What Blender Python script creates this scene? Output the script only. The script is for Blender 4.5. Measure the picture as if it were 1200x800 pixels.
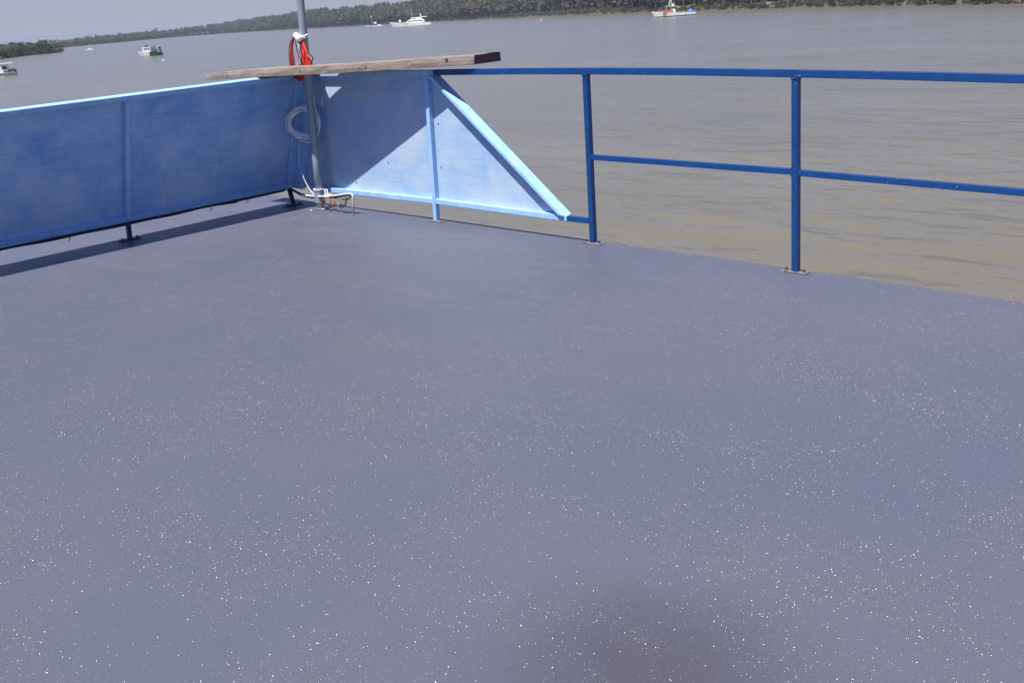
import bpy, bmesh, math, random
import numpy as np
from mathutils import Vector, Matrix

for o in list(bpy.data.objects):
    bpy.data.objects.remove(o)
scene = bpy.context.scene
COL = scene.collection
random.seed(7)

# ------------------------------------------------------------------ camera
S = 1.1                                   # metres per rail height
YAW, PITCH, ROLL = -0.822, -0.304, -0.070
FPX = 1236.3                              # focal length in pixels of a 1200 px wide frame
CAM = Vector((7.376, -4.559, 1.358)) * S
WATER_Z = CAM.z - 6.0
_F = Vector((math.cos(PITCH) * math.sin(YAW), math.cos(PITCH) * math.cos(YAW), math.sin(PITCH)))
_R0 = Vector((math.cos(YAW), -math.sin(YAW), 0))
_U0 = _R0.cross(_F)
_c, _s = math.cos(ROLL), math.sin(ROLL)
_R = _c * _R0 + _s * _U0
_U = -_s * _R0 + _c * _U0
cd = bpy.data.cameras.new('camera')
cam = bpy.data.objects.new('camera', cd)
COL.objects.link(cam)
cam.matrix_world = Matrix(((_R.x, _U.x, -_F.x, CAM.x), (_R.y, _U.y, -_F.y, CAM.y), (_R.z, _U.z, -_F.z, CAM.z), (0, 0, 0, 1)))
cd.sensor_width = 36.0
cd.lens = FPX / 1200 * 36
cd.clip_start = 0.05
cd.clip_end = 20000
scene.camera = cam


def ray(px, py):
    return _F + _R * ((px - 600) / FPX) - _U * ((py - 400) / FPX)


def at_z(px, py, z=0.0):
    d = ray(px, py)
    return CAM + d * ((z - CAM.z) / d.z)


def at_y(px, py, y=0.0):
    d = ray(px, py)
    return CAM + d * ((y - CAM.y) / d.y)


# ------------------------------------------------------------------ light
SUN_TO = Vector((0.05, -0.43, 1.0)).normalized()
SUN_EL = math.asin(SUN_TO.z)
SUN_AZ = math.atan2(SUN_TO.x, SUN_TO.y)
w = bpy.data.worlds.new('World')
scene.world = w
w.use_nodes = True
nt = w.node_tree
bg = nt.nodes['Background']
sky = nt.nodes.new('ShaderNodeTexSky')
sky.sky_type = 'NISHITA'
sky.sun_disc = False
sky.sun_elevation = SUN_EL
sky.sun_rotation = SUN_AZ
sky.altitude = 0
sky.air_density = 1.0
sky.dust_density = 0.4
sky.ozone_density = 2.0
tint = nt.nodes.new('ShaderNodeMix'); tint.data_type = 'RGBA'; tint.blend_type = 'MULTIPLY'      # the camera's cool white balance
tint.inputs[0].default_value = 1.0
tint.inputs[7].default_value = (0.87, 0.90, 1.40, 1)
nt.links.new(sky.outputs[0], tint.inputs[6])
nt.links.new(tint.outputs[2], bg.inputs[0])
bg.inputs[1].default_value = 0.040
sl = bpy.data.lights.new('sun', 'SUN')
sl.energy = 4.8
sl.angle = math.radians(0.5)
sl.color = (1.0, 0.95, 0.88)
sun = bpy.data.objects.new('sun', sl)
COL.objects.link(sun)
sun.rotation_euler = SUN_TO.to_track_quat('Z', 'Y').to_euler()
scene.view_settings.view_transform = 'Standard'
scene.view_settings.look = 'None'
scene.view_settings.exposure = 0.92
scene.view_settings.gamma = 1.0


# ------------------------------------------------------------------ helpers
class MB:
    def __init__(self):
        self.v, self.f, self.m = [], [], []

    def quadbox(self, c, mi=0):
        """c: eight corners, bottom four then top four, both counted the same way round"""
        n = len(self.v)
        self.v += [tuple(p) for p in c]
        for q in ((3, 2, 1, 0), (4, 5, 6, 7), (0, 1, 5, 4), (1, 2, 6, 5), (2, 3, 7, 6), (3, 0, 4, 7)):
            self.f.append(tuple(n + i for i in q)); self.m.append(mi)
        return self

    def beam(self, a, b, u, v, mi=0):
        """a bar whose one long edge runs a-b and whose section is spanned by u and v"""
        a, b, u, v = Vector(a), Vector(b), Vector(u), Vector(v)
        return self.quadbox((a, a + u, a + u + v, a + v, b, b + u, b + u + v, b + v), mi)

    def box(self, lo, hi, mi=0):
        x0, y0, z0 = lo; x1, y1, z1 = hi
        return self.quadbox(((x0, y0, z0), (x1, y0, z0), (x1, y1, z0), (x0, y1, z0), (x0, y0, z1), (x1, y0, z1), (x1, y1, z1), (x0, y1, z1)), mi)

    def chain(self, pts, u, v, mi=0):
        """a bar following several points"""
        n = len(self.v); u = Vector(u); v = Vector(v)
        for p in pts:
            p = Vector(p)
            self.v += [tuple(p), tuple(p + u), tuple(p + u + v), tuple(p + v)]
        k = len(pts)
        for i in range(k - 1):
            for j in range(4):
                a = n + 4 * i + j; b = n + 4 * i + (j + 1) % 4
                self.f.append((a, b, b + 4, a + 4)); self.m.append(mi)
        self.f.append((n + 3, n + 2, n + 1, n)); e = n + 4 * (k - 1)
        self.f.append((e, e + 1, e + 2, e + 3)); self.m += [mi, mi]
        return self

    def tube(self, pts, r, seg=10, mi=0, close=False):
        pts = [Vector(p) for p in pts]
        k = len(pts); n = len(self.v)
        rr = r if isinstance(r, (list, tuple)) else [r] * k
        t0 = (pts[1] - pts[0]).normalized()
        up = Vector((0, 0, 1)) if abs(t0.z) < .9 else Vector((1, 0, 0))
        x = t0.cross(up).normalized()
        for i, p in enumerate(pts):
            if close: t = pts[(i + 1) % k] - pts[i - 1]
            else: t = pts[min(i + 1, k - 1)] - pts[max(i - 1, 0)]
            t.normalize()
            x = (x - t * x.dot(t)).normalized(); y = t.cross(x)
            for j in range(seg):
                a = 2 * math.pi * j / seg
                self.v.append(tuple(p + (x * math.cos(a) + y * math.sin(a)) * rr[i]))
        for i in range(k if close else k - 1):
            for j in range(seg):
                a = n + i * seg + j; b = n + i * seg + (j + 1) % seg
                c = n + ((i + 1) % k) * seg + (j + 1) % seg; d = n + ((i + 1) % k) * seg + j
                self.f.append((a, b, c, d)); self.m.append(mi)
        if not close:
            self.f.append(tuple(n + j for j in range(seg))[::-1]); self.m.append(mi)
            e = n + (k - 1) * seg
            self.f.append(tuple(e + j for j in range(seg))); self.m.append(mi)
        return self

    def prism(self, poly, d, mi=0):
        """poly: points of one face, d: the vector through the thickness"""
        n = len(self.v); k = len(poly); d = Vector(d)
        self.v += [tuple(p) for p in poly] + [tuple(Vector(p) + d) for p in poly]
        self.f.append(tuple(range(n, n + k))); self.f.append(tuple(range(n + 2 * k - 1, n + k - 1, -1))); self.m += [mi, mi]
        for i in range(k):
            j = (i + 1) % k
            self.f.append((n + i, n + k + i, n + k + j, n + j)); self.m.append(mi)
        return self

    def build(self, name, mats, parent=None, bevel=0.0, smooth=False, loc=None, fix=True):
        me = bpy.data.meshes.new(name)
        v = self.v
        if loc is not None:
            L = Vector(loc); v = [tuple(Vector(p) - L) for p in v]
        me.from_pydata(v, [], self.f)
        if not isinstance(mats, (list, tuple)): mats = [mats]
        for m in mats: me.materials.append(m)
        me.polygons.foreach_set('material_index', self.m)
        if fix:
            bm = bmesh.new(); bm.from_mesh(me)
            bmesh.ops.recalc_face_normals(bm, faces=bm.faces)
            bm.to_mesh(me); bm.free()
        if smooth: me.polygons.foreach_set('use_smooth', [True] * len(me.polygons))
        o = bpy.data.objects.new(name, me)
        COL.objects.link(o)
        if loc is not None: o.location = loc
        if parent is not None: o.parent = parent
        if bevel:
            b = o.modifiers.new('bevel', 'BEVEL'); b.width = bevel; b.segments = 2; b.limit_method = 'ANGLE'; b.angle_limit = math.radians(40)
            b.harden_normals = False
        return o


def tag(o, label=None, cat=None, group=None, kind=None):
    if label: o['label'] = label
    if cat: o['category'] = cat
    if group: o['group'] = group
    if kind: o['kind'] = kind
    return o


def empty(name, loc, label, cat, group=None, rz=0.0):
    o = bpy.data.objects.new(name, None)
    COL.objects.link(o)
    o.empty_display_size = 0.2
    o.location = loc; o.rotation_euler = (0, 0, rz)
    return tag(o, label, cat, group)


class Local:
    """collects a thing's parts given in world coordinates and hangs them under its Empty"""
    def __init__(self, root): self.r = root

    def add(self, mb, name, mat, parent=None, **k):
        loc = Vector(self.r.location)
        mb.v = [tuple(Vector(p) - loc) for p in mb.v]
        return mb.build(name, mat, parent or self.r, **k)


# ------------------------------------------------------------------ materials
def new_mat(name):
    m = bpy.data.materials.new(name); m.use_nodes = True
    n = m.node_tree
    return m, n, n.nodes['Principled BSDF']


def node(n, t, **k):
    x = n.nodes.new(t)
    for a, b in k.items(): setattr(x, a, b)
    return x


def ramp(n, fac, stops):
    r = node(n, 'ShaderNodeValToRGB')
    e = r.color_ramp.elements
    while len(e) < len(stops): e.new(0.5)
    for i, (p, c) in enumerate(stops):
        e[i].position = p; e[i].color = (*c, 1) if len(c) == 3 else c
    n.links.new(fac, r.inputs[0])
    return r.outputs[0]


def noise(n, scale, detail=4, rough=.55, coord='Object', sc=(1, 1, 1), rot=(0, 0, 0), dist=0.0):
    tc = node(n, 'ShaderNodeTexCoord'); mp = node(n, 'ShaderNodeMapping')
    mp.inputs['Scale'].default_value = sc; mp.inputs['Rotation'].default_value = rot
    n.links.new(tc.outputs[coord], mp.inputs[0])
    t = node(n, 'ShaderNodeTexNoise')
    t.inputs['Scale'].default_value = scale; t.inputs['Detail'].default_value = detail; t.inputs['Roughness'].default_value = rough
    t.inputs['Distortion'].default_value = dist
    n.links.new(mp.outputs[0], t.inputs[0])
    return t.outputs[0]


def mix(n, fac, a, b, mode='MIX'):
    x = node(n, 'ShaderNodeMix', data_type='RGBA', blend_type=mode)
    for sock, v in ((0, fac), (6, a), (7, b)):
        if isinstance(v, (int, float)): x.inputs[sock].default_value = v
        elif isinstance(v, (tuple, list)): x.inputs[sock].default_value = (*v, 1)
        else: n.links.new(v, x.inputs[sock])
    return x.outputs[2]


def math_(n, op, a, b=None, c=None):
    x = node(n, 'ShaderNodeMath', operation=op)
    for i, v in enumerate((a, b, c)):
        if v is None: continue
        if isinstance(v, (int, float)): x.inputs[i].default_value = v
        else: n.links.new(v, x.inputs[i])
    return x.outputs[0]


def bump(n, b, h, strength=.3, dist=.01):
    x = node(n, 'ShaderNodeBump')
    x.inputs['Strength'].default_value = strength; x.inputs['Distance'].default_value = dist
    n.links.new(h, x.inputs['Height'])
    n.links.new(x.outputs[0], b.inputs['Normal'])
    return x


def simple(name, col, rough=.5, var=.12, scale=6, metal=0.0, bmp=0.0, sc=(1, 1, 1)):
    m, n, b = new_mat(name)
    t = noise(n, scale, 5, .6, sc=sc)
    lo = tuple(c * (1 - var) for c in col); hi = tuple(min(1, c * (1 + var)) for c in col)
    n.links.new(ramp(n, t, ((.3, lo), (.7, hi))), b.inputs['Base Color'])
    b.inputs['Roughness'].default_value = rough; b.inputs['Metallic'].default_value = metal
    if bmp: bump(n, b, t, bmp, .01)
    return m


def gloss_paint(name, col, rough, chip, edge=.70):
    m, n, b = new_mat(name)
    t = noise(n, 11, 5, .6)
    c = ramp(n, t, ((.3, tuple(x * .86 for x in col)), (.7, tuple(x * 1.12 for x in col))))
    k = noise(n, 55, 3, .65)
    k2 = noise(n, 3.5, 3, .6)
    f = math_(n, 'ADD', k, math_(n, 'MULTIPLY', k2, .35))
    c = mix(n, ramp(n, f, ((edge + .165, (0, 0, 0)), (edge + .18, (1, 1, 1)))), c, chip)
    n.links.new(c, b.inputs['Base Color'])
    n.links.new(ramp(n, t, ((.3, (rough - .06,) * 3), (.7, (rough + .10,) * 3))), b.inputs['Roughness'])
    bump(n, b, math_(n, 'ADD', t, math_(n, 'MULTIPLY', k, .3)), .12, .006)
    return m


M = {}
M['rail_blue'] = gloss_paint('dark_blue_gloss_paint', (0.0035, 0.045, 0.175), .34, (0.20, 0.26, 0.34))
M['pale_blue'] = gloss_paint('pale_blue_gloss_paint', (0.28, 0.48, 0.76), .42, (0.16, 0.20, 0.26))
M['galv'] = simple('galvanised_pipe', (0.27, 0.31, 0.36), .5, .15, 8, .25, .05)
M['plate'] = simple('worn_steel_plate', (0.20, 0.18, 0.19), .5, .45, 30, .3, .2)
M['nut'] = simple('rusty_bolt', (0.075, 0.068, 0.068), .5, .4, 60)
M['navy_foot'] = simple('navy_foot_paint', (0.010, 0.022, 0.055), .5, .2, 20)
M['black'] = simple('black_rubber_cable', (0.012, 0.012, 0.014), .5, .2, 20)
M['white_cable'] = simple('white_pvc_cable', (0.50, 0.50, 0.54), .4, .08, 14)
M['coil_white'] = simple('clean_white_pvc_hose', (0.80, 0.80, 0.82), .4, .05, 14)
M['white_tie'] = simple('white_tape', (0.80, 0.80, 0.76), .6, .05, 30)
M['orange_rope'] = simple('red_orange_rope', (0.62, 0.035, 0.012), .6, .2, 60, bmp=.3)
M['dark_red_rope'] = simple('dark_red_rope', (0.25, 0.015, 0.015), .65, .3, 60, bmp=.3)
M['grey_rope'] = simple('grey_green_cord', (0.25, 0.25, 0.2), .8, .2, 60)
M['copper_wire'] = simple('brown_orange_wire', (0.30, 0.08, 0.03), .5, .2, 30)
M['scrap'] = simple('pale_paint_flakes', (0.70, 0.62, 0.60), .7, .15, 60)


def panel_mat(name, base, worn, dark, wear=.5):
    """pale blue paint over plywood, rubbed and streaked along the grain"""
    m, n, b = new_mat(name)
    big = noise(n, 2.6, 6, .62, dist=.5)
    streak = noise(n, 3.0, 7, .75, sc=(1.4, 1.4, 12.0), rot=(0.12, 0.05, 0), dist=.35)
    fine = noise(n, 16, 6, .8, sc=(1.0, 1.0, 8.0), rot=(0.12, 0.05, 0))
    speck = noise(n, 60, 4, .8)
    f = math_(n, 'ADD', math_(n, 'MULTIPLY', streak, .34), math_(n, 'ADD', math_(n, 'MULTIPLY', fine, .32), math_(n, 'MULTIPLY', big, .66)))
    c = mix(n, ramp(n, f, ((.52, (0, 0, 0)), (.80, (1, 1, 1)))), base, worn)
    c = mix(n, math_(n, 'MULTIPLY', ramp(n, speck, ((.56, (0, 0, 0)), (.66, (1, 1, 1)))), .35), c, dark)
    crack = noise(n, 4, 3, .5, sc=(.35, .35, 26), rot=(0.05, 0.03, 0))
    c = mix(n, math_(n, 'MULTIPLY', ramp(n, crack, ((.69, (0, 0, 0)), (.72, (1, 1, 1)))), .5), c, tuple(x * .4 for x in dark))
    n.links.new(c, b.inputs['Base Color'])
    b.inputs['Roughness'].default_value = .62
    bump(n, b, fine, .25, .004)
    return m


M['panel'] = panel_mat('worn_blue_plywood', (0.140, 0.34, 0.68), (0.40, 0.55, 0.74), (0.12, 0.27, 0.52))

M['panel_lit'] = panel_mat('sunlit_worn_blue_plywood', (0.215, 0.385, 0.62), (0.44, 0.52, 0.60), (0.17, 0.29, 0.46))  # paler copy of the worn panel paint, sunlit look put into its colour


def wood_mat():
    m, n, b = new_mat('weathered_timber')
    g = noise(n, 5, 7, .7, sc=(1, 14, 14), dist=.8)
    p = noise(n, 3, 4, .6)
    c = ramp(n, g, ((.3, (0.090, 0.068, 0.056)), (.55, (0.19, 0.155, 0.132)), (.75, (0.30, 0.255, 0.222))))
    c = mix(n, ramp(n, p, ((.4, (0, 0, 0)), (.7, (.7, .7, .7)))), c, (0.27, 0.225, 0.19))
    n.links.new(c, b.inputs['Base Color'])
    b.inputs['Roughness'].default_value = .8
    bump(n, b, g, .5, .006)
    return m


M['wood'] = wood_mat()
M['wood_end'] = simple('dark_maroon_end', (0.070, 0.024, 0.034), .6, .4, 12, bmp=.2)


def deck_mat():
    m, n, b = new_mat('non_skid_deck_paint')
    big = noise(n, .55, 4, .55, dist=.4)
    mid = noise(n, 2.6, 5, .6, dist=.5)
    c = ramp(n, big, ((.30, (0.0723, 0.0814, 0.1191)), (.5, (0.0782, 0.0855, 0.1208)), (.70, (0.0881, 0.0907, 0.1202))))
    c = mix(n, math_(n, 'MULTIPLY', ramp(n, mid, ((.45, (0, 0, 0)), (.75, (1, 1, 1)))), .3), c, (0.0910, 0.0942, 0.1241))
    # soft round patch, darker and browner towards its middle
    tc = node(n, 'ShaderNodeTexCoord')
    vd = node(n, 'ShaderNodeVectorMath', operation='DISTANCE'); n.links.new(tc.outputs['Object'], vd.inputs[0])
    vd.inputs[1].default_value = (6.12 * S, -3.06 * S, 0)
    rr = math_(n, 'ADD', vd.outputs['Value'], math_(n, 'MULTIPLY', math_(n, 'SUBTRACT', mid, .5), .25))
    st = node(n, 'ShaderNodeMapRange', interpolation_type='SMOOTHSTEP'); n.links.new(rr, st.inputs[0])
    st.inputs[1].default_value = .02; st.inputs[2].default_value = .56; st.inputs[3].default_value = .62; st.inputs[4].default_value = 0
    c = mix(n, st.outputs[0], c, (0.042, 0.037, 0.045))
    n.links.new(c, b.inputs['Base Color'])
    b.inputs['Roughness'].default_value = .42
    b.inputs['Specular IOR Level'].default_value = .35
    fine = noise(n, 160, 3, .7)
    bump(n, b, fine, .35, .004)
    # grit: small tilted facets of sand cast in the paint, each with its own normal
    def grit(scale, dens_lo, dens_hi, seed, rough, rad):
        mp = node(n, 'ShaderNodeMapping'); mp.inputs['Location'].default_value = (seed, seed * 2, 0)
        n.links.new(tc.outputs['Object'], mp.inputs[0])
        vo = node(n, 'ShaderNodeTexVoronoi', feature='F1'); vo.inputs['Scale'].default_value = scale
        n.links.new(mp.outputs[0], vo.inputs['Vector'])
        col = vo.outputs['Color']
        sub = node(n, 'ShaderNodeVectorMath', operation='SUBTRACT'); n.links.new(col, sub.inputs[0]); sub.inputs[1].default_value = (.5, .5, .5)
        mul = node(n, 'ShaderNodeVectorMath', operation='MULTIPLY'); n.links.new(sub.outputs[0], mul.inputs[0]); mul.inputs[1].default_value = (2.7, 2.7, 0)
        geo = node(n, 'ShaderNodeNewGeometry')
        ad = node(n, 'ShaderNodeVectorMath', operation='ADD'); n.links.new(mul.outputs[0], ad.inputs[0]); n.links.new(geo.outputs['Normal'], ad.inputs[1])
        no = node(n, 'ShaderNodeVectorMath', operation='NORMALIZE'); n.links.new(ad.outputs[0], no.inputs[0])
        g = node(n, 'ShaderNodeBsdfPrincipled')
        g.inputs['Base Color'].default_value = (.11, .11, .14, 1); g.inputs['Roughness'].default_value = rough
        g.inputs['IOR'].default_value = 1.72; g.inputs['Specular Tint'].default_value = (1, .93, .88, 1)
        n.links.new(no.outputs[0], g.inputs['Normal'])
        sep = node(n, 'ShaderNodeSeparateColor'); n.links.new(col, sep.inputs[0])
        dn = noise(n, 1.5, 4, .65, sc=(1.0, 1.7, 1), rot=(0, 0, .5), dist=.8)
        th = node(n, 'ShaderNodeMapRange'); n.links.new(dn, th.inputs[0])
        th.inputs[1].default_value = .42; th.inputs[2].default_value = .66; th.inputs[3].default_value = dens_lo; th.inputs[4].default_value = dens_hi
        # a second hash so that the choice does not depend on the tilt
        wn = node(n, 'ShaderNodeTexWhiteNoise', noise_dimensions='3D'); n.links.new(vo.outputs['Position'], wn.inputs['Vector'])
        pick = math_(n, 'LESS_THAN', wn.outputs['Value'], th.outputs[0])
        dot = math_(n, 'LESS_THAN', vo.outputs['Distance'], rad)
        return g.outputs[0], math_(n, 'MULTIPLY', pick, dot)
    out = n.nodes['Material Output']
    sh = b.outputs[0]
    for sc_, lo, hi, sd, ro, ra in ((640, .14, .95, 0.0, .25, .42), (460, .06, .45, 13.7, .25, .30), (300, .008, .08, 5.1, .24, .18)):
        g, f = grit(sc_, lo, hi, sd, ro, ra)
        ms = node(n, 'ShaderNodeMixShader'); n.links.new(f, ms.inputs[0]); n.links.new(sh, ms.inputs[1]); n.links.new(g, ms.inputs[2])
        sh = ms.outputs[0]
    n.links.new(sh, out.inputs[0])
    return m


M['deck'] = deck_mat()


def water_mat():
    m, n, b = new_mat('silty_river_water')
    t = noise(n, .05, 4, .6, sc=(1, 2.2, 1), rot=(0, 0, .7))
    n.links.new(ramp(n, t, ((.3, (0.118, 0.107, 0.072)), (.7, (0.142, 0.129, 0.091)))), b.inputs['Base Color'])
    b.inputs['Roughness'].default_value = .20
    b.inputs['IOR'].default_value = 1.33
    b.inputs['Specular IOR Level'].default_value = .40
    a1 = noise(n, .55, 2, .5, sc=(.75, 1.35, 1), rot=(0, 0, 0.72), dist=.35)
    a2 = noise(n, 1.4, 2, .5, sc=(.75, 1.3, 1), rot=(0, 0, 0.95), dist=.25)
    a3 = noise(n, .13, 2, .5, sc=(.7, 1.3, 1), rot=(0, 0, 0.6))
    a4 = noise(n, 5.5, 2, .5, sc=(.8, 1.2, 1), rot=(0, 0, 0.8))
    h = math_(n, 'ADD', math_(n, 'MULTIPLY', a1, .60), math_(n, 'ADD', math_(n, 'MULTIPLY', a2, .09), math_(n, 'ADD', math_(n, 'MULTIPLY', a3, 1.1), math_(n, 'MULTIPLY', a4, .045))))
    bump(n, b, h, 1.0, .40)
    return m


M['water'] = water_mat()


def bank_mat():
    m, n, b = new_mat('earth_and_dry_grass')
    t = noise(n, .12, 6, .65)
    f = noise(n, .9, 5, .7)
    c = ramp(n, t, ((.3, (0.075, 0.080, 0.042)), (.48, (0.135, 0.105, 0.072)), (.7, (0.20, 0.148, 0.105))))
    c = mix(n, ramp(n, f, ((.45, (0, 0, 0)), (.7, (.7, .7, .7)))), c, (0.075, 0.085, 0.035))
    gp = node(n, 'ShaderNodeNewGeometry'); sp = node(n, 'ShaderNodeSeparateXYZ'); n.links.new(gp.outputs['Position'], sp.inputs[0])
    wet = node(n, 'ShaderNodeMapRange'); n.links.new(math_(n, 'ADD', sp.outputs['Z'], math_(n, 'MULTIPLY', t, .8)), wet.inputs[0])
    wet.inputs[1].default_value = WATER_Z + .5; wet.inputs[2].default_value = WATER_Z + 1.5; wet.inputs[3].default_value = 1; wet.inputs[4].default_value = 0
    c = mix(n, wet.outputs[0], c, (0.060, 0.052, 0.042))       # wet mud at the waterline
    n.links.new(c, b.inputs['Base Color']); b.inputs['Roughness'].default_value = .95
    bump(n, b, f, .8, .6)
    return m


M['bank'] = bank_mat()


M['mud'] = simple('dark_mangrove_mud', (0.075, 0.065, 0.048), .9, .3, .4)


def leaf_mat(name, a, bb, c3):
    m, n, b = new_mat(name)
    oi = node(n, 'ShaderNodeObjectInfo')
    t = noise(n, .55, 3, .6)
    f = noise(n, 3.0, 2, .6)
    c = ramp(n, t, ((.32, a), (.52, bb), (.72, c3)))
    hs = node(n, 'ShaderNodeHueSaturation')
    hs.inputs['Hue'].default_value = .5
    n.links.new(math_(n, 'ADD', .80, math_(n, 'MULTIPLY', oi.outputs['Random'], .40)), hs.inputs['Value'])
    n.links.new(math_(n, 'ADD', .72, math_(n, 'MULTIPLY', oi.outputs['Random'], .45)), hs.inputs['Saturation'])
    n.links.new(math_(n, 'ADD', .482, math_(n, 'MULTIPLY', oi.outputs['Random'], .03)), hs.inputs['Hue'])
    n.links.new(c, hs.inputs['Color'])
    c = mix(n, math_(n, 'MULTIPLY', f, .5), hs.outputs[0], tuple(x * .6 for x in bb))
    n.links.new(c, b.inputs['Base Color']); b.inputs['Roughness'].default_value = .8
    b.inputs['Specular IOR Level'].default_value = .2
    tr = node(n, 'ShaderNodeBsdfTranslucent'); n.links.new(c, tr.inputs[0])          # thin leaves pass light
    ms = node(n, 'ShaderNodeMixShader'); ms.inputs[0].default_value = .42
    n.links.new(b.outputs[0], ms.inputs[1]); n.links.new(tr.outputs[0], ms.inputs[2])
    n.links.new(ms.outputs[0], n.nodes['Material Output'].inputs[0])
    return m


M['leaf_green'] = leaf_mat('scrub_leaves_green', (0.051, 0.074, 0.036), (0.084, 0.109, 0.049), (0.128, 0.143, 0.072))
M['leaf_dry'] = leaf_mat('scrub_leaves_dry', (0.090, 0.081, 0.061), (0.143, 0.125, 0.097), (0.211, 0.182, 0.143))
M['leaf_bright'] = leaf_mat('shrub_leaves', (0.045, 0.060, 0.026), (0.078, 0.094, 0.040), (0.115, 0.120, 0.058))
M['bark'] = simple('pale_grey_bark', (0.24, 0.20, 0.165), .9, .35, 2)
M['white_paint'] = simple('white_boat_paint', (0.78, 0.79, 0.78), .35, .05, .6)
M['off_white'] = simple('off_white_boat_paint', (0.62, 0.64, 0.60), .45, .08, .6)
M['boot'] = simple('dark_green_hull_paint', (0.03, 0.075, 0.05), .5, .2, 1)
M['boot_blue'] = simple('blue_hull_paint', (0.05, 0.12, 0.32), .4, .1, 1)
M['glass'] = simple('dark_tinted_glass', (0.015, 0.02, 0.03), .12, .1, 1)
M['canvas_green'] = simple('teal_canvas_screen', (0.09, 0.20, 0.20), .8, .15, 2)
M['canvas_blue'] = simple('blue_tarpaulin', (0.05, 0.20, 0.62), .7, .1, 2, bmp=.3)
M['orange'] = simple('orange_painted_cabin', (0.45, 0.11, 0.05), .5, .15, 2)
M['red_paint'] = simple('red_striped_paint', (0.5, 0.03, 0.03), .5, .1, 2)
M['dark_grey'] = simple('dark_grey_plastic', (0.03, 0.035, 0.045), .5, .15, 3)
M['mid_grey'] = simple('grey_outboard_paint', (0.10, 0.13, 0.15), .45, .15, 3)
M['yellow'] = simple('yellow_buoy_paint', (0.75, 0.55, 0.14), .5, .1, 3)

# ------------------------------------------------------------------ water and terrain
HALF = 4500.0
mb = MB()
mb.v = [(-HALF, -HALF, WATER_Z), (HALF, -HALF, WATER_Z), (HALF, HALF, WATER_Z), (-HALF, HALF, WATER_Z)]
mb.f = [(0, 1, 2, 3)]; mb.m = [0]
tag(mb.build('water', M['water'], fix=False), kind='structure')

BANK_PX = [(1750, -3), (1500, 0), (1350, 2.5), (1200, 5), (1050, 7.5), (900, 10.5), (800, 13.5), (700, 17), (600, 21), (500, 25.8), (420, 30.2), (350, 34.2),
           (300, 37.0), (250, 40.2), (200, 44.0), (150, 48.8), (110, 52.6), (78, 55.8), (30, 60)]
POINT_PX = [(73, 61.2), (55, 63), (25, 66), (0, 69.5), (-80, 78), (-200, 92)]


def resample(P, step):
    out = [P[0]]; acc = 0
    for a, b in zip(P, P[1:]):
        L = (b - a).length; k = max(1, int(L / step))
        for i in range(1, k + 1): out.append(a.lerp(b, i / k))
    return out


def bank_line(pxs, step):
    P = [at_z(x, y, WATER_Z) for x, y in pxs]
    P = resample(P, step)
    rnd = random.Random(3)
    N = []
    for i in range(len(P)):
        t = (P[min(i + 1, len(P) - 1)] - P[max(i - 1, 0)]); t.z = 0; t.normalize()
        nrm = Vector((-t.y, t.x, 0))
        if nrm.dot(P[i] - CAM) < 0: nrm = -nrm
        N.append(nrm)
    # smooth the inland direction
    for _ in range(6):
        N = [((N[max(i - 1, 0)] + N[i] + N[min(i + 1, len(N) - 1)])).normalized() for i in range(len(N))]
    return P, N


HPX = [(-400, 7), (75, 6), (125, 7.5), (200, 8.5), (250, 11), (300, 15), (350, 22), (420, 29), (500, 38), (600, 44), (1900, 60)]


def photo_x(q):
    d = Vector(q) - CAM
    return 600 + FPX * d.dot(_R) / max(1.0, d.dot(_F))


def total_height(q):
    """metres from the water to the tree tops behind this point of the shore"""
    x = photo_x(q); D = (Vector(q) - CAM).dot(_F)
    h = HPX[0][1] if x <= HPX[0][0] else HPX[-1][1]
    for (a, ha), (b, hb) in zip(HPX, HPX[1:]):
        if a <= x <= b: h = ha + (hb - ha) * (x - a) / (b - a)
    return max(4.0, min(21.0, h * D / FPX))


def bank_height(u, hill):
    """height above the water u metres inland"""
    pts = [(-6, -1.2), (0, 0.0), (3, .12 * hill), (10, .36 * hill), (28, .62 * hill), (70, .85 * hill), (160, hill)]
    for (a, ha), (b, hb) in zip(pts, pts[1:]):
        if u <= b: return ha + (hb - ha) * (u - a) / (b - a)
    return pts[-1][1]


def make_bank(name, pxs, hill, step=14, mat=None):
    P, N = bank_line(pxs, step)
    rnd = random.Random(11)
    us = [-6, 0, 2, 5, 10, 18, 28, 45, 70, 110, 160]
    mb = MB()
    for p, nr in zip(P, N):
        for u in us:
            q = p + nr * u
            hl = hill if hill else total_height(p) * .36
            j = min(1.0, hl / 6) * rnd.uniform(-.35, .35) * (1 if u > 1 else .2) * min(2.0, 1 + u / 40)
            mb.v.append((q.x, q.y, WATER_Z + bank_height(u, hl) + j))
    k = len(us)
    for i in range(len(P) - 1):
        for j in range(k - 1):
            a = i * k + j
            mb.f.append((a, a + 1, a + k + 1, a + k)); mb.m.append(0)
    o = mb.build(name, mat or M['bank'], smooth=True)
    tag(o, kind='structure')
    return P, N


bankP, bankN = make_bank('river_bank', BANK_PX, 0)
pointP, pointN = make_bank('wooded_point_ground', POINT_PX, 1.2, mat=M['mud'])

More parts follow.
